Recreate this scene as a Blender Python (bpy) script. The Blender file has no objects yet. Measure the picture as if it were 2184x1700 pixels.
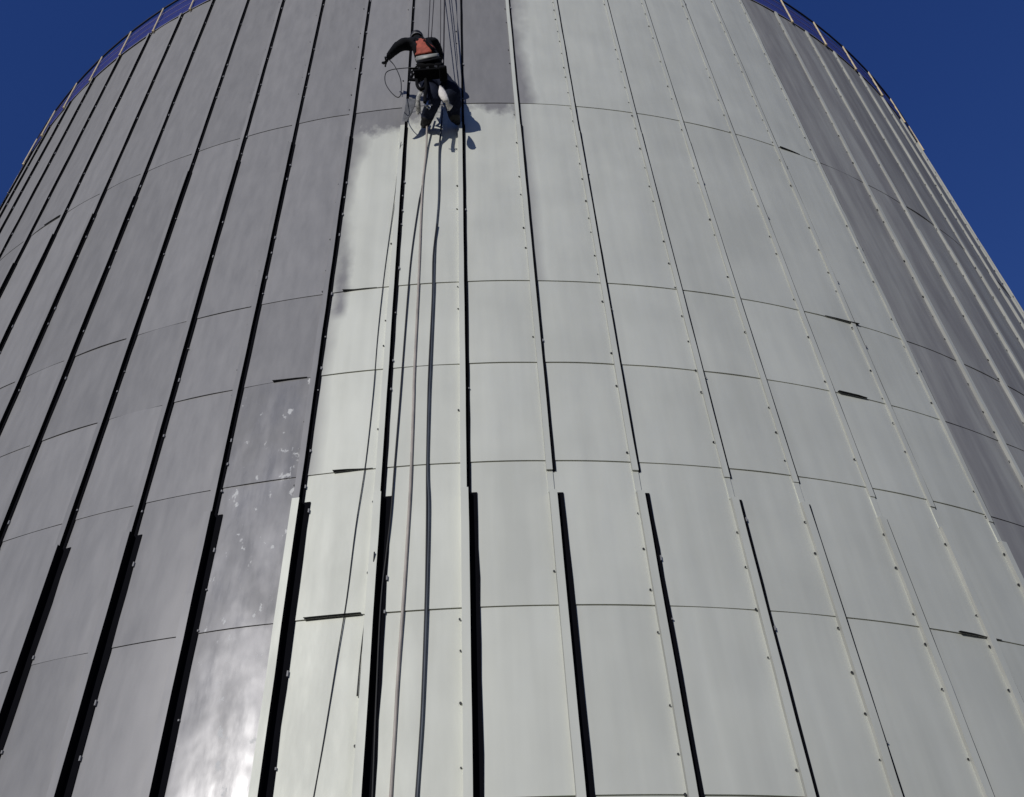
import bpy, bmesh, math, random
from mathutils import Vector, Matrix
from mathutils.bvhtree import BVHTree

# ---------------------------------------------------------------- scene, camera, sky, sun, exposure
sc = bpy.context.scene
C = sc.collection
random.seed(7)

R = 14.5                       # tower radius, m
EYE = 1.6                      # camera height
D = 1.5593 * R                 # camera to tower axis
SUN_AZ = math.radians(-30.0)   # sun direction seen from the tower (0 = towards camera, minus = left)
SUN_EL = math.radians(20.0)

def basis(pitch, yaw, roll):
    f = Vector((-math.cos(pitch) * math.sin(yaw), math.cos(pitch) * math.cos(yaw), math.sin(pitch)))
    r = Vector((math.cos(yaw), math.sin(yaw), 0))
    u = r.cross(f)
    c, s = math.cos(roll), math.sin(roll)
    return c * r + s * u, -s * r + c * u, f
CR, CU, CF = basis(0.7832, -0.0394, -0.0596)
CAM = Vector((0, -D, EYE))
cd = bpy.data.cameras.new('camera')
cd.sensor_width = 36.0
cd.lens = 36.0 * 2125.0 / 2184.0
cd.clip_start = 0.05
cd.clip_end = 5000
cam = bpy.data.objects.new('camera', cd)
C.objects.link(cam)
cam.matrix_world = Matrix(((CR.x, CU.x, -CF.x, CAM.x), (CR.y, CU.y, -CF.y, CAM.y), (CR.z, CU.z, -CF.z, CAM.z), (0, 0, 0, 1)))
sc.camera = cam

w = bpy.data.worlds.new('World')
sc.world = w
w.use_nodes = True
wt = w.node_tree
bg = wt.nodes['Background']
sky = wt.nodes.new('ShaderNodeTexSky')
sky.sky_type = 'NISHITA'
sky.sun_disc = False
sky.sun_elevation = SUN_EL
sun_dir = Vector((math.sin(SUN_AZ) * math.cos(SUN_EL), -math.cos(SUN_AZ) * math.cos(SUN_EL), math.sin(SUN_EL)))
sky.sun_rotation = math.atan2(sun_dir.x, sun_dir.y)
sky.altitude = 0
sky.air_density = 3.0
sky.dust_density = 0.0
sky.ozone_density = 6.0
hs = wt.nodes.new('ShaderNodeHueSaturation')
hs.inputs['Saturation'].default_value = 1.12
wt.links.new(sky.outputs[0], hs.inputs['Color'])
tn = wt.nodes.new('ShaderNodeVectorMath')       # deep, slightly violet late-afternoon blue
tn.operation = 'MULTIPLY'
tn.inputs[1].default_value = (0.31, 0.42, 1.15)
wt.links.new(hs.outputs[0], tn.inputs[0])
wt.links.new(tn.outputs[0], bg.inputs['Color'])
bg.inputs['Strength'].default_value = 0.147

sl = bpy.data.lights.new('sun', 'SUN')
sl.energy = 5.0
sl.angle = math.radians(0.5)
sl.color = (1.0, 0.98, 0.945)
so = bpy.data.objects.new('sun', sl)
C.objects.link(so)
so.rotation_euler = sun_dir.to_track_quat('Z', 'Y').to_euler()
so.location = sun_dir * 60

sc.view_settings.view_transform = 'Standard'
sc.view_settings.look = 'None'
sc.view_settings.gamma = 1.0
sc.view_settings.exposure = -1.13

# ---------------------------------------------------------------- materials
def new_mat(name):
    m = bpy.data.materials.new(name)
    m.use_nodes = True
    nt = m.node_tree
    return m, nt, nt.nodes['Principled BSDF']

def N(nt, typ, **kw):
    n = nt.nodes.new(typ)
    for k, v in kw.items():
        setattr(n, k, v)
    return n

def noise(nt, vec, scale, detail=3, rough=0.5):
    n = N(nt, 'ShaderNodeTexNoise')
    n.inputs['Scale'].default_value = scale
    n.inputs['Detail'].default_value = detail
    n.inputs['Roughness'].default_value = rough
    nt.links.new(vec, n.inputs['Vector'])
    return n

def ramp(nt, fac, stops):
    r = N(nt, 'ShaderNodeValToRGB')
    e = r.color_ramp.elements
    while len(e) < len(stops):
        e.new(0.5)
    for i, (p, c) in enumerate(stops):
        e[i].position = p
        e[i].color = c if len(c) == 4 else (*c, 1)
    nt.links.new(fac, r.inputs['Fac'])
    return r

def mapping(nt, vec, scale):
    mp = N(nt, 'ShaderNodeMapping')
    mp.inputs['Scale'].default_value = scale
    nt.links.new(vec, mp.inputs['Vector'])
    return mp.outputs[0]

def math_node(nt, op, a, b=None, c=None):
    n = N(nt, 'ShaderNodeMath', operation=op)
    for i, v in enumerate((a, b, c)):
        if v is None:
            continue
        if isinstance(v, (int, float)):
            n.inputs[i].default_value = v
        else:
            nt.links.new(v, n.inputs[i])
    return n.outputs[0]

def plain(name, col, rough=0.6, metal=0.0, var=0.12, scale=8.0, bump=0.0):
    m, nt, b = new_mat(name)
    geo = N(nt, 'ShaderNodeNewGeometry')
    nz = noise(nt, geo.outputs['Position'], scale, 4)
    lo = tuple(max(0, c * (1 - var)) for c in col)
    hi = tuple(min(1, c * (1 + var)) for c in col)
    rp = ramp(nt, nz.outputs['Fac'], [(0.3, lo), (0.7, hi)])
    nt.links.new(rp.outputs['Color'], b.inputs['Base Color'])
    b.inputs['Roughness'].default_value = rough
    b.inputs['Metallic'].default_value = metal
    if bump:
        bp = N(nt, 'ShaderNodeBump')
        bp.inputs['Strength'].default_value = 0.6
        bp.inputs['Distance'].default_value = bump
        n2 = noise(nt, geo.outputs['Position'], scale * 2.2, 4)
        nt.links.new(n2.outputs['Fac'], bp.inputs['Height'])
        nt.links.new(bp.outputs[0], b.inputs['Normal'])
    return m

PAINT = ((0.615, 0.62, 0.548), (0.705, 0.71, 0.628))
BARE = ((0.260, 0.255, 0.254), (0.312, 0.305, 0.303))

def patch_mask(nt, pos, patch):
    """1 inside a missed patch of wall: centre angle, half width, bottom, top"""
    pc_, hw, z0, z1 = patch
    sp = N(nt, 'ShaderNodeSeparateXYZ')
    nt.links.new(pos, sp.inputs[0])
    ang = math_node(nt, 'ARCTAN2', sp.outputs['X'], math_node(nt, 'MULTIPLY', sp.outputs['Y'], -1.0))
    dist = math_node(nt, 'ABSOLUTE', math_node(nt, 'MULTIPLY', math_node(nt, 'SUBTRACT', ang, pc_), R))
    nz = noise(nt, pos, 5.0, 4, 0.6)
    hw_ = math_node(nt, 'MULTIPLY_ADD', nz.outputs['Fac'], 0.12, hw - 0.06)
    def cl(v):
        c = N(nt, 'ShaderNodeClamp')
        nt.links.new(v, c.inputs[0])
        return c.outputs[0]
    a = cl(math_node(nt, 'MULTIPLY_ADD', math_node(nt, 'SUBTRACT', hw_, dist), 9.0, 0.5))
    b = cl(math_node(nt, 'MULTIPLY', math_node(nt, 'SUBTRACT', z1, sp.outputs['Z']), 1.6))
    c = cl(math_node(nt, 'MULTIPLY', math_node(nt, 'SUBTRACT', sp.outputs['Z'], z0), 6.0))
    return math_node(nt, 'MULTIPLY', math_node(nt, 'MULTIPLY', a, b), math_node(nt, 'MULTIPLY', c, 0.62))

def smear_mask(nt, pos, smear):
    """1 where the coat covers; it stops short of the rib at angle smear[0] in a ragged band"""
    phi0, width = smear
    sp = N(nt, 'ShaderNodeSeparateXYZ')
    nt.links.new(pos, sp.inputs[0])
    ang = math_node(nt, 'ARCTAN2', sp.outputs['X'], math_node(nt, 'MULTIPLY', sp.outputs['Y'], -1.0))
    dist = math_node(nt, 'MULTIPLY', math_node(nt, 'SUBTRACT', ang, phi0), R)
    nz = noise(nt, mapping(nt, pos, (0.4, 0.4, 0.24)), 1.7, 4, 0.55)
    w_ = math_node(nt, 'MULTIPLY', math_node(nt, 'SUBTRACT', nz.outputs['Fac'], 0.33), width * 4.0)
    return math_node(nt, 'MULTIPLY_ADD', math_node(nt, 'SUBTRACT', dist, w_), 3.6, 0.25)

def cladding(name, bare=0.0, edge=None, wrinkle=0.0, smear=None, thin=False, patch=None):
    """painted sheet (bare=0), bare sheet (bare=1) or a sheet painted up to a height (edge)"""
    m, nt, b = new_mat(name)
    nt.nodes.remove(b)
    out = nt.nodes['Material Output']
    geo = N(nt, 'ShaderNodeNewGeometry')
    pos = geo.outputs['Position']
    oi = N(nt, 'ShaderNodeObjectInfo')
    n_big = noise(nt, pos, 0.9, 3)
    n_fine = noise(nt, mapping(nt, pos, (1, 1, 0.22)), 7.0, 5, 0.6)
    # fine relief
    bp = N(nt, 'ShaderNodeBump')
    bp.inputs['Strength'].default_value = 1.0
    bp.inputs['Distance'].default_value = (0.016 if bare else 0.010) + 0.006 * wrinkle
    nb = noise(nt, mapping(nt, pos, (1, 1, 0.6)), 1.5, 2.0 + 1.0 * wrinkle, 0.42)
    nt.links.new(nb.outputs['Fac'], bp.inputs['Height'])
    # paint
    n_band = noise(nt, mapping(nt, pos, (2.6, 2.6, 0.16)), 2.4, 2, 0.5)
    tone = math_node(nt, 'MULTIPLY_ADD', n_band.outputs['Fac'], 0.45, math_node(nt, 'MULTIPLY', n_big.outputs['Fac'], 0.55))
    pc = ramp(nt, tone, [(0.36, PAINT[0]), (0.64, PAINT[1])])
    pb = N(nt, 'ShaderNodeBsdfPrincipled')
    pv = N(nt, 'ShaderNodeHueSaturation')          # sheet to sheet difference
    nt.links.new(pc.outputs['Color'], pv.inputs['Color'])
    nt.links.new(math_node(nt, 'MULTIPLY_ADD', oi.outputs['Random'], 0.07, 0.965), pv.inputs['Value'])
    nt.links.new(pv.outputs[0], pb.inputs['Base Color'])
    pr = ramp(nt, n_fine.outputs['Fac'], [(0.3, (0.56,) * 3), (0.7, (0.66,) * 3)])
    nt.links.new(pr.outputs['Color'], pb.inputs['Roughness'])
    pb.inputs['Specular IOR Level'].default_value = 0.5
    pb.inputs['Metallic'].default_value = 0.22         # aluminium pigment
    nt.links.new(bp.outputs[0], pb.inputs['Normal'])
    if bare == 0.0 and edge is None and smear is None:
        nt.links.new(pb.outputs[0], out.inputs['Surface'])
        return m
    # dull galvanised sheet: a rough grey oxide with a sheen of bare metal under it
    bc = ramp(nt, n_fine.outputs['Fac'], [(0.25, BARE[0]), (0.75, BARE[1])])
    tint = N(nt, 'ShaderNodeHueSaturation')
    nt.links.new(bc.outputs['Color'], tint.inputs['Color'])
    nt.links.new(math_node(nt, 'MULTIPLY_ADD', oi.outputs['Random'], 0.16, 0.92), tint.inputs['Value'])
    df = N(nt, 'ShaderNodeBsdfDiffuse')
    nt.links.new(tint.outputs[0], df.inputs['Color'])
    nt.links.new(bp.outputs[0], df.inputs['Normal'])
    gl = N(nt, 'ShaderNodeBsdfGlossy')
    gl.inputs['Color'].default_value = (0.62, 0.61, 0.62, 1)
    gr = ramp(nt, n_fine.outputs['Fac'], [(0.3, (0.22 if wrinkle else 0.34,) * 3), (0.7, (0.40 if wrinkle else 0.44,) * 3)])
    nt.links.new(gr.outputs['Color'], gl.inputs['Roughness'])
    nt.links.new(bp.outputs[0], gl.inputs['Normal'])
    mx = N(nt, 'ShaderNodeMixShader')
    if wrinkle:
        wn = noise(nt, mapping(nt, pos, (1.3, 1.3, 0.7)), 2.1, 4, 0.55)
        wr = ramp(nt, wn.outputs['Fac'], [(0.34, (0.035,) * 3), (0.70, (0.115,) * 3)])
        nt.links.new(wr.outputs['Color'], mx.inputs[0])
    else:
        mx.inputs[0].default_value = 0.065
    nt.links.new(df.outputs[0], mx.inputs[1])
    nt.links.new(gl.outputs[0], mx.inputs[2])
    surf = mx.outputs[0]
    if wrinkle:
        # scuffs and shreds of torn film stuck to the sheet
        sn = noise(nt, mapping(nt, pos, (2.2, 2.2, 1.5)), 3.6, 4, 0.6)
        sr = ramp(nt, sn.outputs['Fac'], [(0.63, (0, 0, 0)), (0.67, (0.85, 0.85, 0.85))])
        fd = N(nt, 'ShaderNodeBsdfDiffuse')
        fd.inputs['Color'].default_value = (0.72, 0.72, 0.70, 1)
        m2 = N(nt, 'ShaderNodeMixShader')
        nt.links.new(sr.outputs['Color'], m2.inputs[0])
        nt.links.new(surf, m2.inputs[1])
        nt.links.new(fd.outputs[0], m2.inputs[2])
        surf = m2.outputs[0]
    if edge is not None:
        # paint coat rolled on up to a ragged height
        sep = N(nt, 'ShaderNodeSeparateXYZ')
        nt.links.new(pos, sep.inputs[0])
        en = noise(nt, mapping(nt, pos, (1.0, 1.0, 0.6)), 2.0, 6, 0.58)
        h = math_node(nt, 'MULTIPLY_ADD', en.outputs['Fac'], 2.6, edge - 1.3)
        k = math_node(nt, 'SUBTRACT', h, sep.outputs['Z'])
        k = math_node(nt, 'MULTIPLY_ADD', k, 2.2, 0.5)
        if smear is not None:
            k = math_node(nt, 'MINIMUM', math_node(nt, 'MINIMUM', k, 1.0), smear_mask(nt, pos, smear))
        if patch is not None:
            k = math_node(nt, 'SUBTRACT', math_node(nt, 'MINIMUM', k, 1.0), patch_mask(nt, pos, patch))
        k = N(nt, 'ShaderNodeClamp'), k
        nt.links.new(k[1], k[0].inputs[0])
        m3 = N(nt, 'ShaderNodeMixShader')
        nt.links.new(k[0].outputs[0], m3.inputs[0])
        nt.links.new(surf, m3.inputs[1])
        nt.links.new(pb.outputs[0], m3.inputs[2])
        surf = m3.outputs[0]
    if thin:
        # a thin first coat, rolled on in uneven upright streaks
        tn_ = noise(nt, mapping(nt, pos, (1.5, 1.5, 0.10)), 2.6, 4, 0.55)
        tr_ = ramp(nt, tn_.outputs['Fac'], [(0.40, (0.02,) * 3), (0.68, (0.42,) * 3)])
        m5 = N(nt, 'ShaderNodeMixShader')
        nt.links.new(tr_.outputs['Color'], m5.inputs[0])
        nt.links.new(surf, m5.inputs[1])
        nt.links.new(pb.outputs[0], m5.inputs[2])
        surf = m5.outputs[0]
    if edge is None and smear is not None:
        cl = N(nt, 'ShaderNodeClamp')
        sm = math_node(nt, 'MINIMUM', smear_mask(nt, pos, smear), 1.0)
        if patch is not None:
            sm = math_node(nt, 'SUBTRACT', sm, patch_mask(nt, pos, patch))
        nt.links.new(sm, cl.inputs[0])
        m4 = N(nt, 'ShaderNodeMixShader')
        nt.links.new(cl.outputs[0], m4.inputs[0])
        nt.links.new(surf, m4.inputs[1])
        nt.links.new(pb.outputs[0], m4.inputs[2])
        surf = m4.outputs[0]
    nt.links.new(surf, out.inputs['Surface'])
    return m

M = {}
M['paint'] = cladding('light_grey_paint')
M['bare'] = cladding('bare_sheet', bare=1.0)
M['scuffed'] = cladding('scuffed_bare_sheet', bare=1.0, wrinkle=1.0)
M['thin'] = cladding('thinly_coated_sheet', bare=1.0, thin=True)
M['membrane'] = plain('black_membrane', (0.012, 0.012, 0.014), 0.8)
M['seal'] = plain('black_rubber_seal', (0.004, 0.004, 0.006), 0.9)  # flat black, paints the shade on and beside each rib
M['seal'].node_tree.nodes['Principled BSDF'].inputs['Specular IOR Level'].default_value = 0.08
M['bolt'] = plain('dark_bolt_steel', (0.03, 0.03, 0.032), 0.6)
M['sealant'] = plain('grey_flank_sealant', (0.40, 0.40, 0.365), 0.8, 0, 0.12, 2.0)
M['clip'] = plain('zinc_clip', (0.26, 0.26, 0.27), 0.6)
M['asphalt'] = plain('asphalt', (0.05, 0.05, 0.05), 0.9, 0, 0.3, 3.0)
M['roof'] = plain('roof_felt', (0.06, 0.06, 0.065), 0.9)
M['post'] = plain('yellow_zinc_post', (0.80, 0.66, 0.42), 0.45, 0.1)
M['wire'] = plain('violet_wire', (0.32, 0.30, 0.45), 0.5)
M['rail'] = plain('dark_rail', (0.05, 0.05, 0.06), 0.5, 0.4)

def net_mat():
    m, nt, b = new_mat('violet_netting')
    nt.nodes.remove(b)
    out = nt.nodes['Material Output']
    geo = N(nt, 'ShaderNodeNewGeometry')
    nz = noise(nt, mapping(nt, geo.outputs['Position'], (0.5, 0.5, 6.0)), 2.0, 3)
    al = ramp(nt, nz.outputs['Fac'], [(0.35, (0.55,) * 3), (0.65, (0.85,) * 3)])
    tr = N(nt, 'ShaderNodeBsdfTransparent')
    tl = N(nt, 'ShaderNodeBsdfTranslucent')
    tl.inputs['Color'].default_value = (0.10, 0.10, 0.27, 1)
    df = N(nt, 'ShaderNodeBsdfDiffuse')
    df.inputs['Color'].default_value = (0.06, 0.06, 0.20, 1)
    a = N(nt, 'ShaderNodeAddShader')
    nt.links.new(tl.outputs[0], a.inputs[0])
    nt.links.new(df.outputs[0], a.inputs[1])
    mx = N(nt, 'ShaderNodeMixShader')
    nt.links.new(al.outputs['Color'], mx.inputs[0])
    nt.links.new(tr.outputs[0], mx.inputs[1])
    nt.links.new(a.outputs[0], mx.inputs[2])
    nt.links.new(mx.outputs[0], out.inputs['Surface'])
    return m
M['net'] = net_mat()

M['jacket'] = plain('black_jacket', (0.007, 0.0075, 0.010), 0.9, 0, 0.3, 14, 0.006)
M['trousers'] = plain('navy_trousers', (0.012, 0.016, 0.034), 0.85, 0, 0.3, 14, 0.008)
for _k in ('jacket', 'trousers'):
    M[_k].node_tree.nodes['Principled BSDF'].inputs['Specular IOR Level'].default_value = 0.2
M['boot'] = plain('black_boot', (0.010, 0.010, 0.011), 0.6)
M['orange'] = plain('orange_vest', (0.42, 0.088, 0.052), 0.8, 0, 0.25, 14, 0.012)
M['reflect'] = plain('grey_reflective_tape', (0.34, 0.34, 0.31), 0.5)
M['web'] = plain('black_webbing', (0.005, 0.005, 0.006), 0.9)
M['web'].node_tree.nodes['Principled BSDF'].inputs['Specular IOR Level'].default_value = 0.15
M['helmet'] = plain('black_helmet', (0.008, 0.008, 0.009), 0.6)
M['helmet_pale'] = plain('pale_helmet_trim', (0.42, 0.42, 0.43), 0.4)
M['skin'] = plain('skin', (0.32, 0.17, 0.11), 0.55)
M['white'] = plain('white_cloth', (0.86, 0.81, 0.75), 0.85, 0, 0.06, 20, 0.01)
M['dirty_white'] = plain('stained_white_cloth', (0.40, 0.39, 0.36), 0.85, 0, 0.45, 22, 0.015)
M['film'] = plain('grey_plastic_film', (0.13, 0.135, 0.15), 0.75, 0, 0.35, 9, 0.02)
M['metal'] = plain('karabiner_alloy', (0.45, 0.45, 0.46), 0.3, 0.9)
M['rope_dark'] = plain('dark_rope', (0.035, 0.03, 0.035), 0.8)
M['hose_beige'] = plain('beige_hose', (0.46, 0.41, 0.36), 0.55, 0, 0.25, 3)
M['hose_blue'] = plain('slate_blue_hose', (0.045, 0.055, 0.070), 0.5, 0, 0.3, 3)
M['cable'] = plain('black_cable', (0.015, 0.015, 0.016), 0.6)

# ---------------------------------------------------------------- helpers
def link(o, parent=None):
    C.objects.link(o)
    if parent is not None:
        o.parent = parent
        o.matrix_parent_inverse = Matrix.Identity(4)
    return o

def mesh_obj(name, verts, faces, mat, parent=None, smooth=False, origin=None):
    if origin is not None:
        verts = [(v[0] - origin[0], v[1] - origin[1], v[2] - origin[2]) for v in verts]
    me = bpy.data.meshes.new(name)
    me.from_pydata([tuple(v) for v in verts], [], faces)
    me.update()
    for mt in (mat if isinstance(mat, (list, tuple)) else [mat]):
        me.materials.append(mt)
    if smooth:
        me.polygons.foreach_set('use_smooth', [True] * len(me.polygons))
    return link(bpy.data.objects.new(name, me), parent)

def tag(o, label, cat, group=None):
    o['label'] = label
    o['category'] = cat
    if group:
        o['group'] = group
    return o

def empty(name, loc=(0, 0, 0)):
    o = bpy.data.objects.new(name, None)
    o.location = loc
    o.empty_display_size = 0.3
    return link(o)

class MB:
    """collects shapes into one mesh"""
    def __init__(self):
        self.v = []
        self.f = []
    def add(self, v, f):
        n = len(self.v)
        self.v += [tuple(p) for p in v]
        self.f += [tuple(i + n for i in q) for q in f]
    def hexa(self, p):
        """p: 8 points, bottom ring then top ring"""
        self.add(p, [(3, 2, 1, 0), (4, 5, 6, 7), (0, 1, 5, 4), (1, 2, 6, 5), (2, 3, 7, 6), (3, 0, 4, 7)])
    def box(self, c, x, y, z):
        c, x, y, z = Vector(c), Vector(x), Vector(y), Vector(z)
        self.hexa([c - x - y - z, c + x - y - z, c + x + y - z, c - x + y - z,
                   c - x - y + z, c + x - y + z, c + x + y + z, c - x + y + z])
    def tube(self, pts, rad, sides=8, cap=True):
        pts = [Vector(p) for p in pts]
        n = len(pts)
        rads = rad if isinstance(rad, (list, tuple)) else [rad] * n
        rings = []
        prev = None
        for i, p in enumerate(pts):
            d = (pts[min(i + 1, n - 1)] - pts[max(i - 1, 0)]).normalized()
            if prev is None:
                a = d.orthogonal().normalized()
            else:
                a = (prev - d * prev.dot(d)).normalized()
            prev = a
            b = d.cross(a)
            rings.append([p + (a * math.cos(6.28318 * k / sides) + b * math.sin(6.28318 * k / sides)) * rads[i] for k in range(sides)])
        v = [q for r in rings for q in r]
        f = []
        for i in range(n - 1):
            for k in range(sides):
                k2 = (k + 1) % sides
                f.append((i * sides + k, i * sides + k2, (i + 1) * sides + k2, (i + 1) * sides + k))
        if cap:
            f.append(tuple(range(sides))[::-1])
            f.append(tuple((n - 1) * sides + k for k in range(sides)))
        self.add(v, f)
    def build(self, name, mat, parent=None, smooth=False, origin=None):
        return mesh_obj(name, self.v, self.f, mat, parent, smooth, origin)

def smooth_path(pts, sub=6):
    """Catmull-Rom"""
    pts = [Vector(p) for p in pts]
    out = []
    for i in range(len(pts) - 1):
        p0 = pts[max(i - 1, 0)]; p1 = pts[i]; p2 = pts[i + 1]; p3 = pts[min(i + 2, len(pts) - 1)]
        for k in range(sub):
            t = k / sub
            out.append(0.5 * ((2 * p1) + (p2 - p0) * t + (2 * p0 - 5 * p1 + 4 * p2 - p3) * t * t + (3 * p1 - p0 - 3 * p2 + p3) * t ** 3))
    out.append(pts[-1])
    return out

def P(phi, d, z, t=0.0):
    """point on the tower wall: angle, distance proud of the wall, height, sideways shift"""
    s, c = math.sin(phi), math.cos(phi)
    return Vector(((R + d) * s + t * c, -(R + d) * c + t * s, z))

def on_wall(x, y, n):
    """where the sight line through photo pixel x, y stands n metres off the wall"""
    f = 2125.0 * 2560 / 2184
    d = CF + CR * ((x - 1280) / f) - CU * ((y - 996.5) / f)
    rr = R + n
    A = d.x * d.x + d.y * d.y
    B = 2 * CAM.y * d.y
    Cc = CAM.y ** 2 - rr * rr
    q = max(B * B - 4 * A * Cc, 0)
    return CAM + d * ((-B - math.sqrt(q)) / 2 / A)

# ---------------------------------------------------------------- ground
gv = [(0, 0, 0)]
gf = []
for k in range(64):
    a = k / 64 * 2 * math.pi
    gv.append((3000 * math.cos(a), 3000 * math.sin(a), 0))
for k in range(64):
    gf.append((0, 1 + k, 1 + (k + 1) % 64))
g = mesh_obj('ground', gv, gf, M['asphalt'])
g['kind'] = 'structure'

# ---------------------------------------------------------------- tower
DP = 0.0633
PH0 = -0.0145
OFF = {0: -0.0023, 1: -0.0022, 2: -0.0012, 3: 0.0066, 4: 0.0001, 5: 0.0019, 6: -0.0045, 7: -0.0085,
       -1: -0.0014, -2: 0.002, -3: -0.001, -4: -0.0004, -5: 0.0015, -6: -0.0040}
def rib_phi(i):
    return PH0 + i * DP + OFF.get(i, 0.0)
def zf(v):
    return EYE + v * R
Z6, Z5, Z4, Z3, Z2, Z1, ZR = [zf(v) for v in (0.2378, 0.3649, 0.4911, 0.5989, 0.7068, 1.0269, 1.5079)]
ZSTEP, ZSTEP2, ZRAIL = zf(0.4614), zf(0.9765), zf(1.5815)
LO, HI = -17, 17           # ribs built one by one; the hidden rear is one sheet

tower = empty('tower', (0, 0, 0))
tag(tower, 'tall round tower clad in ribbed grey metal sheets filling the picture', 'tower')

# black membrane behind the sheets
v, f = [], []
for k in range(99):
    a = PH0 + (k - 49) * DP
    v += [P(a, -0.03, 0.0), P(a, -0.03, ZR)]
for k in range(98):
    f.append((2 * k, 2 * k + 2, 2 * k + 3, 2 * k + 1))
f.append((196, 0, 1, 197))
mesh_obj('inner_shell', v, f, M['membrane'], tower)

BARE_LEFT = -2             # columns left of this rib are bare
BARE_RIGHT = 7             # columns from this rib on are bare
def edge_mat(z, smear=None, patch=None):
    key = 'edge%s%s%s' % (z, smear, patch)
    if key not in M:
        M[key] = cladding('half_painted_sheet', bare=1.0, edge=z, smear=smear, patch=patch)
    return M[key]

def panel(i, z0, z1, mat):
    a0, a1 = rib_phi(i), rib_phi(i + 1)
    g = random.uniform(0.0015, 0.006) if i < BARE_LEFT else random.uniform(0.004, 0.0075)
    bot, top = z0 + g, z1 - g
    nu = 6
    nv = max(4, int((z1 - z0) / 0.45))
    amp = random.uniform(0.007, 0.013) if (i < BARE_LEFT or i >= BARE_RIGHT) else random.uniform(0.002, 0.006)
    ph = random.uniform(0, 6)
    wob = random.uniform(0.5, 1.1)
    v, f = [], []
    for b in range(nv + 1):
        s = b / nv
        z = bot + (top - bot) * s
        for a in range(nu + 1):
            t = a / nu
            e = math.sin(math.pi * t)
            d = 0.010 - 0.008 * s + amp * e * (0.6 + 0.5 * math.sin(wob * z * 1.7 + ph) + 0.3 * math.sin(wob * z * 3.9 + 2 * ph))
            # flat sheet between ribs, rolled only a little
            d -= R * (1 - math.cos((t - 0.5) * (a1 - a0))) * 0.15
            v.append(P(a0 + (a1 - a0) * t, d, z))
    w_ = nu + 1
    for b in range(nv):
        for a in range(nu):
            k = b * w_ + a
            f.append((k, k + 1, k + w_ + 1, k + w_))
    # folded bottom and top edges
    n = len(v)
    for a in range(nu + 1):
        v.append(P(a0 + (a1 - a0) * a / nu, -0.02, bot))
    v += [v[a] for a in range(w_)]
    for a in range(nu):
        f.append((n + a, n + a + 1, n + w_ + a + 1, n + w_ + a))
    n2 = len(v)
    for a in range(nu + 1):
        v.append(P(a0 + (a1 - a0) * a / nu, -0.02, top))
    v += [v[nv * w_ + a] for a in range(w_)]
    for a in range(nu):
        f.append((n2 + w_ + a, n2 + w_ + a + 1, n2 + a + 1, n2 + a))
    o = mesh_obj('panel', v, f, mat, tower)
    o.data.polygons.foreach_set('use_smooth', [q < nv * nu for q in range(len(f))])
    return o

_a = on_wall(731 * 1.17216, 610 * 1.17216, 0.0)
MISSED = (math.atan2(_a.x, -_a.y), 0.075, on_wall(722 * 1.17216, 684 * 1.17216, 0.0).z, on_wall(738 * 1.17216, 500 * 1.17216, 0.0).z)
ROWS = [(zf(0.110), Z6), (Z6, Z5), (Z5, Z4), (Z4, Z3), (Z3, Z2), (Z2, Z1), (Z1, ZR - 0.03)]
for i in range(LO, HI):
    for r, (z0, z1) in enumerate(ROWS):
        if i < BARE_LEFT or i >= BARE_RIGHT:
            mt = M['bare']
            if i == -3 and r <= 3:
                mt = M['scuffed']
            elif i >= BARE_RIGHT:
                mt = M['thin']
        elif i <= 0:
            if r == 6:
                mt = M['bare']
            elif r == 5:
                mt = edge_mat({-2: Z1 - 0.80, -1: Z1 - 0.35, 0: Z1 - 0.12}[i], (rib_phi(-2), 0.30) if i == -2 else None, MISSED if i == -2 else None)
            elif i == -2 and r in (3, 4):
                mt = edge_mat(None, (rib_phi(-2), 0.18 if r == 4 else 0.05), MISSED if r == 4 else None)
            else:
                mt = M['paint']
        elif i == 1 and r >= 5:
            mt = edge_mat(None, (rib_phi(1), 0.30)) if r == 6 else edge_mat(None, (rib_phi(1), 0.02))
        else:
            mt = M['paint']
        panel(i, z0, z1, mt)

# sheets below the picture and round the rear, seen by nobody here
mb = MB()
for i in range(LO, HI):
    a0, a1 = rib_phi(i), rib_phi(i + 1)
    mb.add([P(a0, 0.004, 0), P(a1, 0.004, 0), P(a1, 0.004, ROWS[0][0] - 0.01), P(a0, 0.004, ROWS[0][0] - 0.01)], [(0, 1, 2, 3)])
n_rear = 99 - (HI - LO)
a_s = rib_phi(HI)
a_e = rib_phi(LO) + 2 * math.pi
for k in range(n_rear):
    a0 = a_s + (a_e - a_s) * k / n_rear
    a1 = a_s + (a_e - a_s) * (k + 1) / n_rear
    mb.add([P(a0, 0.004, 0), P(a1, 0.004, 0), P(a1, 0.004, ZR - 0.03), P(a0, 0.004, ZR - 0.03)], [(0, 1, 2, 3)])
    if k:
        mb.hexa([P(a0, 0.0, 0, -0.03), P(a0, 0.0, 0, 0.03), P(a0, 0.08, 0, 0.03), P(a0, 0.08, 0, -0.03),
                 P(a0, 0.0, ZR - 0.05, -0.03), P(a0, 0.0, ZR - 0.05, 0.03), P(a0, 0.08, ZR - 0.05, 0.03), P(a0, 0.08, ZR - 0.05, -0.03)])
rear = mb.build('rear_cladding', M['bare'], tower)
rear['kind'] = 'stuff'

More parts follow.
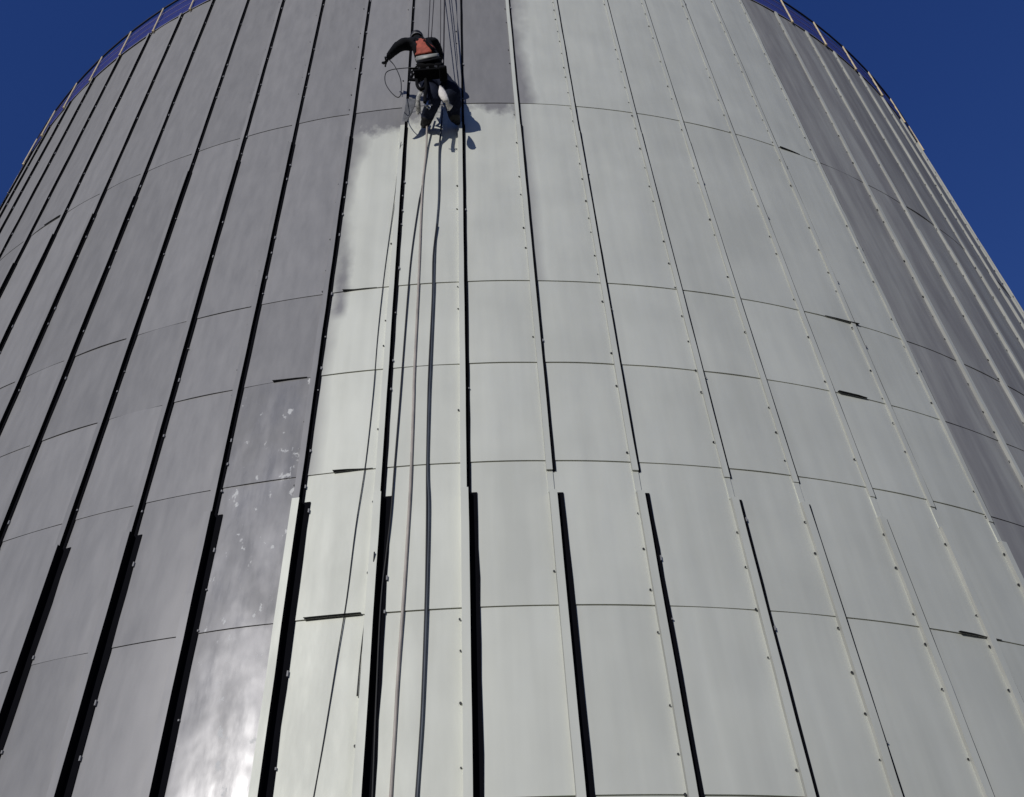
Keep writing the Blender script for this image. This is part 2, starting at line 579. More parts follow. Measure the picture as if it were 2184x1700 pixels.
# ribs: a shallow box above, a deeper one below the step
def rib_box(name, phi, z0, z1, dep, wid, mat, jit=0.003, shift=0.0, flank=None):
    nv = max(2, int((z1 - z0) / 0.5))
    v, f = [], []
    for b in range(nv + 1):
        z = z0 + (z1 - z0) * b / nv
        j = random.uniform(-jit, jit)
        k = random.uniform(-jit, jit) * 0.7
        v += [P(phi, -0.01, z, shift - wid / 2 + k), P(phi, dep + j, z, shift - wid / 2 + k), P(phi, dep + j, z, shift + wid / 2 + k), P(phi, -0.01, z, shift + wid / 2 + k)]
    mats = []
    for b in range(nv):
        for s in range(3):
            f.append((b * 4 + s, b * 4 + s + 1, b * 4 + s + 5, b * 4 + s + 4))
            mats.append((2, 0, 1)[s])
    f.append((0, 3, 2, 1)); mats.append(0)
    k = nv * 4
    f.append((k, k + 1, k + 2, k + 3)); mats.append(0)
    f = [q[::-1] for q in f]
    o = mesh_obj(name, v, f, [mat, M['seal'], flank or mat], tower)  # right face coloured black to paint its shade
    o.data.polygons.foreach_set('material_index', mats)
    return o

def bolt(mb, phi, z, t, r=0.013, h=0.014, d0=0.012):
    n = 6
    ring0 = [P(phi, d0, z + r * math.sin(6.283 * k / n), t + r * math.cos(6.283 * k / n)) for k in range(n)]
    ring1 = [P(phi, d0 + h, z + r * math.sin(6.283 * k / n), t + r * math.cos(6.283 * k / n)) for k in range(n)]
    mb.add(ring0 + ring1, [(k, (k + 1) % n, n + (k + 1) % n, n + k) for k in range(n)] + [tuple(range(n, 2 * n))])

for i in range(LO, HI + 1):
    phi = rib_phi(i)
    painted = BARE_LEFT <= i
    m_lo = M['paint'] if painted else M['bare']
    m_up = M['paint'] if i >= 1 else M['bare']
    st = ZSTEP + random.uniform(-0.06, 0.06)
    st2 = ZSTEP2 + random.uniform(-0.10, 0.10)
    gap = 0.30 if i >= 1 else 0.0
    up_top = ZR - 0.02 + random.uniform(-0.03, 0.03)
    k = max(0, min(i, 4))                          # the ribs lie flatter towards the right
    d_lo = (0.108, 0.070, 0.060, 0.052, 0.046)[k]
    d_mid = (0.064, 0.038, 0.033, 0.029, 0.026)[k]
    d_up = (0.046, 0.029, 0.026, 0.023, 0.021)[k]
    fl = M['sealant'] if i >= 1 else None
    if i > BARE_RIGHT:
        d_lo, d_mid, d_up = 0.060, 0.048, 0.040
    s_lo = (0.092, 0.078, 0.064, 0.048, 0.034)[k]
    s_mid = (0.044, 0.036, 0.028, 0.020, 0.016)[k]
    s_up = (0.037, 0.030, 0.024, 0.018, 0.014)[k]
    lo = rib_box('rib', phi, 0.05, st, d_lo, 0.080, m_lo, shift=0.012, flank=fl)
    mid = rib_box('rib', phi, st + gap + 0.002, st2, d_mid, 0.066, m_lo if i != BARE_LEFT else M['bare'], flank=fl)
    up = rib_box('rib', phi, st2 + 0.002, up_top, d_up, 0.058, m_up, flank=fl)
    if gap:
        rib_box('rib', phi, st + 0.002, st + gap, 0.014, 0.066, m_lo, 0.001)
    # black strip painting the rib's cast shadow along the right foot of each rib, bolts and clips at both feet
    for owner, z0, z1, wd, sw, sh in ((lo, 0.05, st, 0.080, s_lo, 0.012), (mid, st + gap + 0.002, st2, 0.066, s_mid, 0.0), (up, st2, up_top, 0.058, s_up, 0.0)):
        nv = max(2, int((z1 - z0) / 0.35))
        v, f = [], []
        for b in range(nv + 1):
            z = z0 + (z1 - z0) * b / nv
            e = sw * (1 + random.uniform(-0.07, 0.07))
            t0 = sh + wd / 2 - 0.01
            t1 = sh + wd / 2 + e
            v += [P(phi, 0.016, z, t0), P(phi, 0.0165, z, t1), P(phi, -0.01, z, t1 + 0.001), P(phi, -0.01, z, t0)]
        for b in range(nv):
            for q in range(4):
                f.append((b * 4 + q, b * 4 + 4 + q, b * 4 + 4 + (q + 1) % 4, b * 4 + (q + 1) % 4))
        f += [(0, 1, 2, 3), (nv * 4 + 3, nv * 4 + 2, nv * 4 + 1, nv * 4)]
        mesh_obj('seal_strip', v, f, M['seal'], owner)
        zz = max(z0, ROWS[0][0])
        for side, nm, mt in ((-1, 'bolt_row', M['bolt']), (1, 'clip_row', M['clip'])):
            mb = MB()
            z = zz + random.uniform(0.05, 0.35)
            while z < z1 - 0.05:
                if side < 0 and random.random() < (0.74 if i >= 2 else 0.4):
                    bolt(mb, phi, z, sh - wd / 2 - 0.020 + random.uniform(-0.006, 0.004), r=random.uniform(0.008, 0.014), h=random.uniform(0.004, 0.014))
                if side > 0 and random.random() < (0.42 if i < 0 else 0.06):
                    hh = random.uniform(0.005, 0.030)
                    mb.box(P(phi, 0.020, z, sh + wd / 2 + sw + random.uniform(-0.012, 0.004)), P(phi, 0, 0, 1) - P(phi, 0, 0, 0.993), P(phi, 0.009, 0) - P(phi, 0, 0), Vector((0, 0, hh)))
                z += 0.46 + random.uniform(-0.13, 0.13)
            if mb.v:
                o = mb.build(nm, mt, owner)
                o['kind'] = 'stuff'

# folded joint clips standing proud of some cross joints
def joint_clip(x0, x1, y, i):
    a = on_wall(x0 * 1.17216, y * 1.17216, 0.0)
    b = on_wall(x1 * 1.17216, y * 1.17216, 0.0)
    pa, pb = math.atan2(a.x, -a.y), math.atan2(b.x, -b.y)
    return pa, pb
CLIPS = [(732, 803, Z2), (585, 655, Z3), (712, 795, Z4), (650, 770, Z5), (1762, 1825, Z2), (1790, 1846, Z3), (1664, 1700, Z1), (2046, 2130, Z5), (100, 132, Z1)]
YS = [622, 810, 1000, 1315, 684, 848, 320, 1357, 478]
for (x0, x1, z), y in zip(CLIPS, YS):
    pa, pb = joint_clip(x0, x1, y, 0)
    v = []
    lf = sorted([random.uniform(0.004, 0.040) for _ in range(4)], reverse=random.random() < 0.5)
    for k in range(4):
        a = pa + (pb - pa) * k / 3
        lift = lf[k]
        v += [P(a, 0.004, z + 0.022), P(a, 0.012 + lift, z + 0.006), P(a, 0.010 + lift, z + 0.002), P(a, 0.002, z + 0.016)]
    f = []
    for k in range(3):
        for s in range(4):
            f.append((k * 4 + s, k * 4 + (s + 1) % 4, k * 4 + 4 + (s + 1) % 4, k * 4 + 4 + s))
    mesh_obj('joint_clip', v, f, M['bolt'], tower)

# roof and coping
v = [Vector((0, 0, ZR + 0.6))]
f = []
for k in range(99):
    v.append(P(PH0 + k * DP * 2 * math.pi / (99 * DP), -0.02, ZR - 0.02))
for k in range(99):
    f.append((0, 1 + k, 1 + (k + 1) % 99))
mesh_obj('roof', v, f, M['roof'], tower)
mb = MB()
for k in range(198):
    a0 = k / 198 * 2 * math.pi
    a1 = (k + 1) / 198 * 2 * math.pi
    mb.add([P(a0, 0.03, ZR - 0.035), P(a1, 0.03, ZR - 0.035), P(a1, 0.03, ZR), P(a0, 0.03, ZR), P(a0, -0.12, ZR + 0.01), P(a1, -0.12, ZR + 0.01)],
           [(0, 1, 2, 3), (3, 2, 5, 4)])
mb.build('coping', M['bare'], tower)

# ---------------------------------------------------------------- guard rail on the rim
rail = empty('guard_rail', (0, 0, ZR))
tag(rail, 'guard rail with yellow posts and violet netting round the tower rim', 'railing')
OZ = (0, 0, ZR)
posts = [-7.83 - 1.125 * k for k in range(0, 9)] + [-7.83 + 1.125 * k for k in range(1, 14)] + [8.5 + 1.15 * k for k in range(0, 8)]
for q in posts:
    a = PH0 + q * DP
    mb = MB()
    mb.tube([P(a, 0.055, ZR - 0.12), P(a, 0.055, ZRAIL)], [0.019, 0.019], 8)
    mb.box(P(a, 0.045, ZR - 0.10), (0.028, 0, 0), (0, 0.022, 0), (0, 0, 0.008))
    mb.build('post', M['post'], rail, origin=OZ)
for nm, z, rr, dd, mt in (('top_rail', ZRAIL, 0.022, 0.05, M['rail']), ('middle_rail', ZR + 0.68, 0.007, 0.05, M['wire']), ('bottom_rail', ZR + 0.30, 0.006, 0.05, M['wire'])):
    mb = MB()
    n = 198
    pts = [P(k / n * 2 * math.pi, dd, z) for k in range(n + 1)]
    mb.tube(pts, rr, 6, cap=False)
    mb.build(nm, mt, rail, True, origin=OZ)
mb = MB()
n = 396
for k in range(n):
    a0, a1 = k / n * 2 * math.pi, (k + 1) / n * 2 * math.pi
    for z0, z1 in ((ZR + 0.01, ZR + 0.35), (ZR + 0.35, ZR + 0.7), (ZR + 0.7, ZRAIL)):
        def dd(a, z):
            return 0.012 + 0.012 * math.sin(a * 61 + z * 3)
        mb.add([P(a0, dd(a0, z0), z0), P(a1, dd(a1, z0), z0), P(a1, dd(a1, z1), z1), P(a0, dd(a0, z1), z1)], [(0, 1, 2, 3)])
mb.build('netting', M['net'], rail, True, origin=OZ)

# ---------------------------------------------------------------- rope access worker
def tl(x, y, n):
    return on_wall(900 + x * 0.18828, 40 + y * 0.18828, n)
BASE = tl(930, 1450, 0.0)
phw = math.atan2(BASE.x, -BASE.y)
WN = Vector((math.sin(phw), -math.cos(phw), 0))
WT = Vector((math.cos(phw), math.sin(phw), 0))
WZ = Vector((0, 0, 1))

J = {
 'pelvis': tl(950, 760, 0.60), 'belly': tl(920, 610, 0.74), 'chest': tl(870, 450, 0.83), 'neck': tl(800, 375, 0.80), 'jaw': tl(775, 345, 0.74), 'crown': tl(756, 300, 0.70),
 'clavL': tl(745, 375, 0.82), 'shL': tl(665, 365, 0.80), 'elL': tl(520, 385, 0.84), 'wrL': tl(392, 530, 0.63), 'haL': tl(362, 585, 0.55),
 'clavR': tl(905, 365, 0.82), 'shR': tl(975, 350, 0.80), 'elR': tl(1030, 480, 0.62), 'wrR': tl(1050, 590, 0.45), 'haR': tl(1050, 630, 0.40),
 'hipL': tl(890, 830, 0.55), 'knL': tl(985, 1120, 0.52), 'anL': tl(890, 1350, 0.20), 'heL': tl(875, 1395, 0.18), 'toL': tl(845, 1468, 0.045),
 'hipR': tl(1060, 820, 0.55), 'knR': tl(1235, 1030, 0.50), 'anR': tl(1245, 1300, 0.22), 'heR': tl(1255, 1345, 0.19), 'toR': tl(1302, 1436, 0.045),
}
BONES = [('pelvis', 'belly'), ('belly', 'chest'), ('chest', 'neck'), ('neck', 'jaw'), ('jaw', 'crown'),
         ('chest', 'clavL'), ('clavL', 'shL'), ('shL', 'elL'), ('elL', 'wrL'), ('wrL', 'haL'),
         ('chest', 'clavR'), ('clavR', 'shR'), ('shR', 'elR'), ('elR', 'wrR'), ('wrR', 'haR'),
         ('pelvis', 'hipL'), ('hipL', 'knL'), ('knL', 'anL'), ('anL', 'heL'), ('heL', 'toL'),
         ('pelvis', 'hipR'), ('hipR', 'knR'), ('knR', 'anR'), ('anR', 'heR'), ('heR', 'toR')]
RAD = {'pelvis': 0.205, 'belly': 0.20, 'chest': 0.235, 'neck': 0.09, 'jaw': 0.085, 'crown': 0.095,
       'clavL': 0.13, 'shL': 0.125, 'elL': 0.105, 'wrL': 0.062, 'haL': 0.045,
       'clavR': 0.13, 'shR': 0.125, 'elR': 0.10, 'wrR': 0.06, 'haR': 0.045,
       'hipL': 0.15, 'knL': 0.13, 'anL': 0.105, 'heL': 0.090, 'toL': 0.055,
       'hipR': 0.16, 'knR': 0.15, 'anR': 0.115, 'heR': 0.092, 'toR': 0.055}
names = list(J)
sk = bpy.data.meshes.new('skeleton')
sk.from_pydata([tuple(J[k] - BASE) for k in names], [(names.index(a), names.index(b)) for a, b in BONES], [])
sko = link(bpy.data.objects.new('skeleton', sk))
md = sko.modifiers.new('skin', 'SKIN')
md.branch_smoothing = 0.5
for i, k in enumerate(names):
    sv = sk.skin_vertices[0].data[i]
    sv.radius = (RAD[k], RAD[k])
    sv.use_root = (k == 'pelvis')
ss = sko.modifiers.new('sub', 'SUBSURF')
ss.levels = 3
ss.render_levels = 3
dg = bpy.context.evaluated_depsgraph_get()
body_me = bpy.data.meshes.new_from_object(sko.evaluated_get(dg))
bpy.data.objects.remove(sko)
# cloth folds
rng = random.Random(3)
from mathutils import noise as mnoise
for vtx in body_me.vertices:
    nn = mnoise.noise(Vector(vtx.co) * 8.0) * 0.016 + (0.5 - abs(mnoise.noise(Vector(vtx.co) * 17.0))) * 0.014 - 0.006
    vtx.co = vtx.co + vtx.normal * nn
body_me.update()
body_me.materials.clear()
for k in ('jacket', 'trousers', 'boot'):
    body_me.materials.append(M[k])
def seg_dist(p, a, b):
    ab = b - a
    t = max(0, min(1, (p - a).dot(ab) / ab.length_squared))
    return (p - a - ab * t).length
for poly in body_me.polygons:
    c = Vector(poly.center) + BASE
    best = min(BONES, key=lambda s: seg_dist(c, J[s[0]], J[s[1]]) / (RAD[s[0]] + RAD[s[1]]))
    if best[1][:2] in ('he', 'to'):
        k = 2
    elif best[1][:2] in ('hi', 'kn', 'an'):
        k = 1
    else:
        k = 0
    poly.material_index = k
    poly.use_smooth = True
person = empty('person', BASE)
tag(person, 'worker in dark jacket and orange vest hanging on ropes, left arm stretched out', 'person')
body = link(bpy.data.objects.new('body', body_me), person)
bvh = BVHTree.FromPolygons([Vector(v.co) + BASE for v in body_me.vertices], [tuple(p.vertices) for p in body_me.polygons])

def tile_ray(x, y):
    px, py = 900 + x * 0.18828, 40 + y * 0.18828
    f = 2125.0 * 2560 / 2184
    return (CF + CR * ((px - 1280) / f) - CU * ((py - 996.5) / f)).normalized()

def drape(name, corners, nu, nv, mat, lift=0.012, thick=0.008):
    """a piece of cloth or webbing lying on the body, corners given clockwise from top left"""
    c = [Vector((x, y, 0)) for x, y in corners]
    top, bot = [], []
    for b in range(nv + 1):
        for a in range(nu + 1):
            s, t = a / nu, b / nv
            q = (c[0] * (1 - s) + c[1] * s) * (1 - t) + (c[3] * (1 - s) + c[2] * s) * t
            d = tile_ray(q.x, q.y)
            hit, nrm, _, _ = bvh.ray_cast(CAM, d)
            if hit is None:
                dist = 21.0
                pt = CAM + d * ((J['chest'] - CAM).dot(d))
                hit, nrm, _, _ = bvh.find_nearest(pt)
            top.append(hit + nrm * (lift + thick))
            bot.append(hit + nrm * (lift - 0.012))
    n = len(top)
    w_ = nu + 1
    f = []
    for b in range(nv):
        for a in range(nu):
            k = b * w_ + a
            f.append((k, k + w_, k + w_ + 1, k + 1))
            f.append((n + k, n + k + 1, n + k + w_ + 1, n + k + w_))
    rim = [a for a in range(w_)] + [b * w_ + nu for b in range(1, nv + 1)] + [nv * w_ + a for a in range(nu - 1, -1, -1)] + [b * w_ for b in range(nv - 1, 0, -1)]
    for q in range(len(rim)):
        a, b = rim[q], rim[(q + 1) % len(rim)]
        f.append((a, b, n + b, n + a))
    return mesh_obj(name, top + bot, f, mat, person, True, BASE)

drape('vest_back', [(775, 320), (850, 300), (960, 490), (745, 525)], 10, 10, M['orange'])
drape('vest_side', [(850, 330), (880, 350), (990, 430), (955, 455)], 6, 3, M['orange'], 0.010)
drape('reflective_band', [(760, 545), (1030, 505), (1040, 545), (735, 610)], 12, 3, M['reflect'], 0.014)
drape('harness_strap', [(800, 300), (835, 300), (990, 470), (960, 490)], 8, 2, M['web'], 0.026)
drape('harness_strap', [(745, 330), (780, 330), (745, 620), (715, 610)], 8, 2, M['web'], 0.026)
drape('harness_belt', [(770, 640), (1075, 640), (1085, 740), (760, 740)], 12, 4, M['web'], 0.02, 0.02)

# helmet: shell, brim, pale trim
hc = J['crown'] + (J['crown'] - J['jaw']).normalized() * 0.01
ax = (J['crown'] - J['jaw']).normalized()
ax = (ax * 0.5 + WZ * 0.5 + WN * 0.30).normalized()
fx = (-WN - ax * (-WN).dot(ax)).normalized()
sx = ax.cross(fx)
v, f = [], []
nr, ns = 7, 20
for b in range(nr):
    el = -0.35 + (math.pi / 2 + 0.35) * b / (nr - 1)
    for a in range(ns):
        th = 2 * math.pi * a / ns
        v.append(hc + (fx * math.cos(th) * 0.140 + sx * math.sin(th) * 0.115) * math.cos(el) + ax * (0.120 * math.sin(el)))
for b in range(nr - 1):
    for a in range(ns):
        a2 = (a + 1) % ns
        f.append((b * ns + a, b * ns + a2, (b + 1) * ns + a2, (b + 1) * ns + a))
hel = mesh_obj('helmet', v, f, M['helmet'], person, True, BASE)
mb = MB()
mb.tube([hc - ax * 0.038 + fx * math.cos(q * 0.3142) * 0.137 + sx * math.sin(q * 0.3142) * 0.112 for q in range(21)], 0.007, 6, False)
mb.build('helmet_trim', M['helmet_pale'], hel, True, BASE)

# gloved hands with fingers
def hand(root, fwd, side, nrm, mat, curl):
    mb = MB()
    mb.hexa([root - side * 0.040 - nrm * 0.014, root + side * 0.040 - nrm * 0.014, root + side * 0.040 + nrm * 0.014, root - side * 0.040 + nrm * 0.014,
             root + fwd * 0.085 - side * 0.043 - nrm * 0.013, root + fwd * 0.085 + side * 0.043 - nrm * 0.013, root + fwd * 0.085 + side * 0.043 + nrm * 0.013, root + fwd * 0.085 - side * 0.043 + nrm * 0.013])
    for k, L in enumerate((0.072, 0.082, 0.078, 0.06)):
        p = root + fwd * 0.082 + side * (-0.033 + 0.022 * k)
        pts = [p]
        ang = 0.3
        for s in range(3):
            pts.append(pts[-1] + (fwd * math.cos(ang) - nrm * math.sin(ang)) * L / 3)
            ang += curl
        mb.tube(pts, [0.0105, 0.010, 0.0095, 0.008], 6)
    p = root + fwd * 0.02 - side * 0.042
    mb.tube([p, p + fwd * 0.03 - side * 0.025 - nrm * 0.01, p + fwd * 0.055 - side * 0.022 - nrm * 0.035], [0.012, 0.011, 0.009], 6)
    return mb.build('glove', mat, person, True, BASE)
fL = (J['haL'] - J['wrL']).normalized()
sL = fL.cross(WN).normalized()
hand(J['haL'] - fL * 0.02, fL, sL, fL.cross(sL), M['jacket'], 0.7)
fR = (J['haR'] - J['wrR']).normalized()
sR = fR.cross(WT).normalized()
hand(J['haR'] - fR * 0.02, fR, sR, fR.cross(sR), M['jacket'], 0.9)

# harness leg loops
for a, b in (('hipL', 'knL'), ('hipR', 'knR')):
    d = (J[b] - J[a]).normalized()
    o1 = d.orthogonal().normalized()
    o2 = d.cross(o1)
    c = J[a] + d * 0.13
    mb = MB()
    mb.tube([c + (o1 * math.cos(q * 0.3491) + o2 * math.sin(q * 0.3491)) * 0.118 for q in range(19)], 0.02, 6, False)
    mb.build('leg_loop', M['web'], person, True, BASE)

# buckles and gear on the harness
for x, y in ((800, 690), (905, 690), (1000, 685)):
    dct = tile_ray(x, y)
    hit, nrm, _, _ = bvh.ray_cast(CAM, dct)
    if hit is not None:
        mb = MB()
        a_ = nrm.cross(WZ).normalized()
        mb.box(hit + nrm * 0.045, a_ * 0.022, nrm.cross(a_) * 0.016, nrm * 0.006)
        mb.build('buckle', M['metal'], person, False, BASE)
drape('vest_collar', [(745, 345), (850, 335), (860, 365), (750, 375)], 8, 2, M['orange'], 0.008)
drape('jacket_hem', [(755, 612), (1050, 560), (1060, 590), (750, 645)], 10, 2, M['jacket'], 0.02, 0.012)

# work seat, slung under the hips
ws = empty('work_seat', tl(930, 780, 0.66))
tag(ws, 'black board work seat slung under the hanging worker\'s hips', 'seat')
cS = tl(935, 770, 0.76)
mb = MB()
up = (WZ * 0.25 + WN * 0.97).normalized()
mb.box(cS, WT * 0.255, up * 0.085, up.cross(WT) * 0.02)
b_ = mb.build('board', M['web'], ws, origin=ws.location)
bv = b_.modifiers.new('b', 'BEVEL'); bv.width = 0.03; bv.segments = 3
mb = MB()
q0, q1, q2, q3 = tl(655, 705, 0.72), tl(760, 695, 0.74), tl(750, 850, 0.70), tl(665, 845, 0.68)
mb.tube([q1, q0, (q0 + q2) / 2, q3, q2], [0.016, 0.02, 0.022, 0.03, 0.03], 6)
mb.build('side_loop', M['web'], ws, origin=ws.location)
mb = MB()
c2 = tl(1105, 765, 0.78)
mb.box(c2, WT * 0.06, up * 0.115, up.cross(WT) * 0.06)
b_ = mb.build('tool_pouch', M['web'], ws, origin=ws.location)
bv = b_.modifiers.new('b', 'BEVEL'); bv.width = 0.025; bv.segments = 2
for x0, x1 in ((690, 780), (1120, 1060)):
    mb = MB()
    mb.tube(smooth_path([tl(x0, 745, 0.72), tl((x0 + x1) / 2, 690, 0.68), tl(x1, 640, 0.62)], 4), 0.014, 6)
    mb.build('strap', M['web'], ws, True, origin=ws.location)
for pts in ([(755, 850), (760, 920), (790, 965), (850, 960), (880, 900)], [(870, 830), (880, 960), (860, 1080), (862, 1150)]):
    mb = MB()
    mb.tube(smooth_path([tl(x, y, 0.70) for x, y in pts], 5), 0.026, 8)
    mb.build('hanging_strap', M['web'], ws, True, origin=ws.location)

def blob(name, rows, mat, depth, n_seg=14, fold=0.2):
    """a bag or rag: rows of (left x, right x, y, standoff) in the worker close-up, given real thickness"""
    v, f = [], []
    for b, (x0, x1, y, n) in enumerate(rows):
        l, r_ = tl(x0, y, n), tl(x1, y, n)
        c = (l + r_) / 2
        h = (r_ - l) / 2
        dirn = (CAM - c).normalized()
        dirn = (dirn - h.normalized() * dirn.dot(h.normalized())).normalized()
        for a in range(n_seg):
            th = 2 * math.pi * a / n_seg
            k = 1 + fold * 0.5 * math.sin(3 * th + b * 1.3) * math.sin(th)
            v.append(c + h * math.cos(th) + dirn * (math.sin(th) * depth * k * min(1.0, h.length / 0.03)))
    nb = len(rows)
    for b in range(nb - 1):
        for a in range(n_seg):
            a2 = (a + 1) % n_seg
            f.append((b * n_seg + a, b * n_seg + a2, (b + 1) * n_seg + a2, (b + 1) * n_seg + a))
    f.append(tuple(range(n_seg)))
    f.append(tuple((nb - 1) * n_seg + a for a in range(n_seg))[::-1])
    o = mesh_obj(name, v, f, mat, None, True)
    return o

o = blob('cloth_bundle', [(1055, 1078, 925, 0.72), (1050, 1102, 955, 0.72), (1040, 1135, 1000, 0.71), (1044, 1158, 1050, 0.70), (1072, 1176, 1100, 0.68), (1104, 1184, 1140, 0.65), (1136, 1182, 1160, 0.62), (1140, 1236, 1195, 0.58), (1155, 1215, 1230, 0.54), (1162, 1188, 1260, 0.50)], M['white'], 0.045)
tag(o, 'knotted bundle of white cloth hanging at the worker\'s right thigh', 'cloth')
o = blob('rag', [(795, 832, 985, 0.66), (772, 838, 1010, 0.66), (748, 808, 1070, 0.64), (738, 800, 1130, 0.60), (742, 806, 1200, 0.55), (738, 810, 1260, 0.49), (746, 785, 1310, 0.45)], M['dirty_white'], 0.04, fold=0.5)
tag(o, 'stained white rag hanging left of the worker\'s legs', 'cloth')
o = blob('film_sheet', [(622, 735, 1098, 0.40), (608, 742, 1108, 0.40), (612, 736, 1150, 0.39), (598, 728, 1200, 0.37), (594, 706, 1250, 0.35), (578, 682, 1310, 0.32), (566, 648, 1360, 0.29), (556, 626, 1402, 0.26)], M['film'], 0.010, fold=2.2)
tag(o, 'scrap of grey plastic film caught left of the worker\'s boots', 'plastic sheet')

# spray gun in the left hand
sg = empty('spray_gun', J['haL'])
tag(sg, 'black spray gun held in the worker\'s outstretched left hand', 'spray gun')
g0 = J['haL'] + fL * 0.05
tip = tl(338, 660, 0.42)
dg_ = (tip - g0).normalized()
mb = MB()
mb.tube([g0 - dg_ * 0.04, g0 + dg_ * 0.05, tip], [0.02, 0.018, 0.010], 8)
mb.build('barrel', M['cable'], sg, True, J['haL'])
mb = MB()
mb.tube([tip, tip + dg_ * 0.03], [0.016, 0.013], 8)
mb.build('nozzle', M['cable'], sg, True, J['haL'])
mb = MB()
mb.tube([g0, g0 + WN * 0.05 - WZ * 0.02, g0 + WN * 0.10 - WZ * 0.02], [0.015, 0.014, 0.016], 8)
mb.build('handle', M['cable'], sg, True, J['haL'])

def line_thing(name, pts, rad, mat, label, cat, sub=6, group=None, sides=8):
    path = smooth_path(pts, sub)
    mb = MB()
    mb.tube(path, rad, sides)
    return tag(mb.build(name, mat, None, True), label, cat, group)

# thin hose looping from the spray gun
loop = [(395, 590), (450, 650), (500, 740), (540, 850), (548, 960), (535, 1060), (490, 1078), (410, 1010), (345, 910), (330, 820), (350, 750), (420, 715), (520, 700), (640, 690), (740, 690)]
ns_ = [0.53, 0.53, 0.54, 0.55, 0.56, 0.57, 0.58, 0.59, 0.60, 0.61, 0.62, 0.63, 0.64, 0.65, 0.66]
line_thing('spray_hose', [tl(x, y, n) for (x, y), n in zip(loop, ns_)], 0.0075, M['cable'], 'thin black hose looping below the worker\'s left arm', 'hose')

# descender and karabiner on the main rope
dv = empty('descender', tl(905, 1190, 0.62))
tag(dv, 'small alloy rope clamp hanging between the worker\'s legs', 'rope clamp')
mb = MB()
mb.tube([tl(850, 1190, 0.62), tl(905, 1190, 0.62), tl(960, 1180, 0.62)], [0.010, 0.016, 0.009], 6)
mb.build('arm', M['metal'], dv, True, dv.location)
mb = MB()
mb.tube([tl(905, 1130, 0.64), tl(890, 1170, 0.63), tl(895, 1215, 0.61)], 0.017, 6)
mb.build('clamp_body', M['metal'], dv, True, dv.location)
mb = MB()
mb.tube(smooth_path([tl(925, 1190, 0.62), tl(935, 1215, 0.61), tl(915, 1235, 0.60), tl(900, 1210, 0.61)], 4), 0.008, 6)
mb.build('ring', M['metal'], dv, True, dv.location)

# ropes coming down from the rim
def rim_rope(x_top, xa, ya, na, rad, label):
    """x_top: photo x where it leaves the top edge of the picture"""
    A = tl(xa, ya, na)
    fa = (900 + xa * 0.18828, 40 + ya * 0.18828)
    best = None
    for k in range(1, 200):
        y = -k * 6.0
        x = fa[0] + (x_top - fa[0]) * (fa[1] - y) / fa[1]
        q = on_wall(x, y, 0.16)
        if q.z > ZR + 0.25:
            best = q
            break
    B = best
    pb = math.atan2(B.x, -B.y)
    pts = [A, A.lerp(B, 0.5) + WT * 0.01, B, P(pb, 0.05, ZRAIL + 0.02), P(pb, -0.2, ZRAIL - 0.05), P(pb, -0.8, ZR + 0.2)]
    return line_thing('rope', pts, rad, M['rope_dark'], label, 'rope', 5, 'ropes hanging from the rim to the worker')
rim_rope(1074, 905, 330, 0.76, 0.008, 'leftmost of four dark ropes running up from the worker to the rim')
rim_rope(1083.5, 945, 330, 0.76, 0.008, 'second from left of four ropes running up from the worker')
rim_rope(1100.5, 1068, 520, 0.55, 0.007, 'third from left of four ropes running up from the worker')
rim_rope(1110, 1107, 680, 0.60, 0.013, 'rightmost and thickest of four ropes running up from the worker')

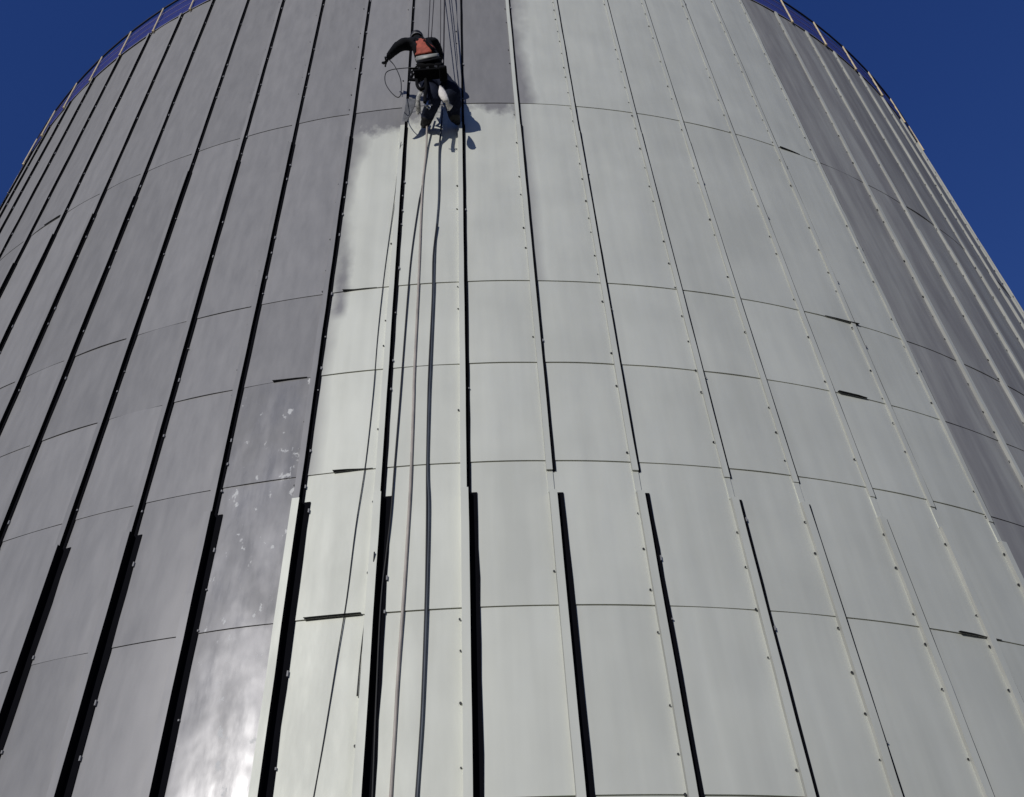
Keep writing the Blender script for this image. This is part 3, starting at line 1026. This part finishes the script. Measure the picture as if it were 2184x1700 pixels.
# hoses and lines down the wall below the worker
def wall_line(name, pts, rad, mat, label, cat, n0, n1, to_ground=True, sub=5):
    q = []
    for k, (x, y) in enumerate(pts):
        t = k / (len(pts) - 1)
        q.append(on_wall(x, y, n1 + rad + max(0.0, n0 - n1 - rad) * max(0.0, 1 - k / 3.0) ** 2))
    if to_ground:
        a, b = q[-2], q[-1]
        d = (b - a) / max(1e-6, (a.z - b.z))
        z = b.z - 1.0
        e = b + d * 1.0
        pe = math.atan2(e.x, -e.y)
        while z > 0.3:
            q.append(P(pe, n1 + rad + 0.03, z))
            z -= 1.2
        q.append(P(pe, 0.15, 0.05))
        q.append(P(pe + 0.03, 0.8, 0.03))
        q.append(P(pe + 0.06, 1.6, 0.03))
    return line_thing(name, q, rad, mat, label, cat, sub)

wall_line('hose', [(1069, 270), (1067, 330), (1065, 381), (1056, 469), (1049, 644), (1044, 762), (1035.6, 937), (1034, 996), (1028, 1172), (1021, 1304), (1009, 1494), (997, 1658), (986, 1846), (977, 1992)],
          0.0155, M['hose_beige'], 'beige hose running down the wall below the worker', 'hose', 0.20, 0.006)
wall_line('hose', [(1106, 275), (1102, 330), (1098, 381), (1097, 498), (1088, 615), (1085, 732), (1078, 908), (1074, 996), (1070, 1172), (1073, 1277), (1068, 1494), (1059, 1752), (1052, 1875), (1044, 1992)],
          0.0145, M['hose_blue'], 'thick slate blue hose hanging straight below the worker, right of the beige one', 'hose', 0.14, 0.006)
wall_line('rope', [(1092, 560), (1083, 640), (1081, 740), (1073, 908), (1070, 996), (1067, 1172), (1067, 1290), (1064, 1494), (1055, 1752), (1048, 1875), (1040, 1992)],
          0.010, M['cable'], 'black tail rope twisted along the slate blue hose', 'rope', 0.05, 0.012)
wall_line('cable', [(1062, 400), (1055, 469), (1047, 507), (1030, 624), (1021, 718), (1006, 917), (1000, 996), (986, 1172), (977, 1289), (965, 1391), (956, 1465), (949, 1560), (940, 1760), (931, 1992)],
          0.009, M['cable'], 'black cable slanting into the dark seam left of the beige hose', 'cable', 0.03, 0.015)
wall_line('cable', [(936, 1380), (931, 1440), (922, 1500), (912, 1560), (905, 1611), (898, 1680), (893, 1740)],
          0.007, M['cable'], 'short black cable tail hanging loose left of the dark seam', 'cable', 0.13, 0.02, False)
wall_line('cable', [(1003, 355), (999, 380), (986, 498), (962, 674), (945, 830), (933, 981), (914, 1157), (889, 1318), (867, 1494), (842, 1649), (810, 1846), (784, 1992)],
          0.005, M['cable'], 'thin black cable slanting down to the lower left, leftmost of the lines', 'cable', 0.10, 0.013)
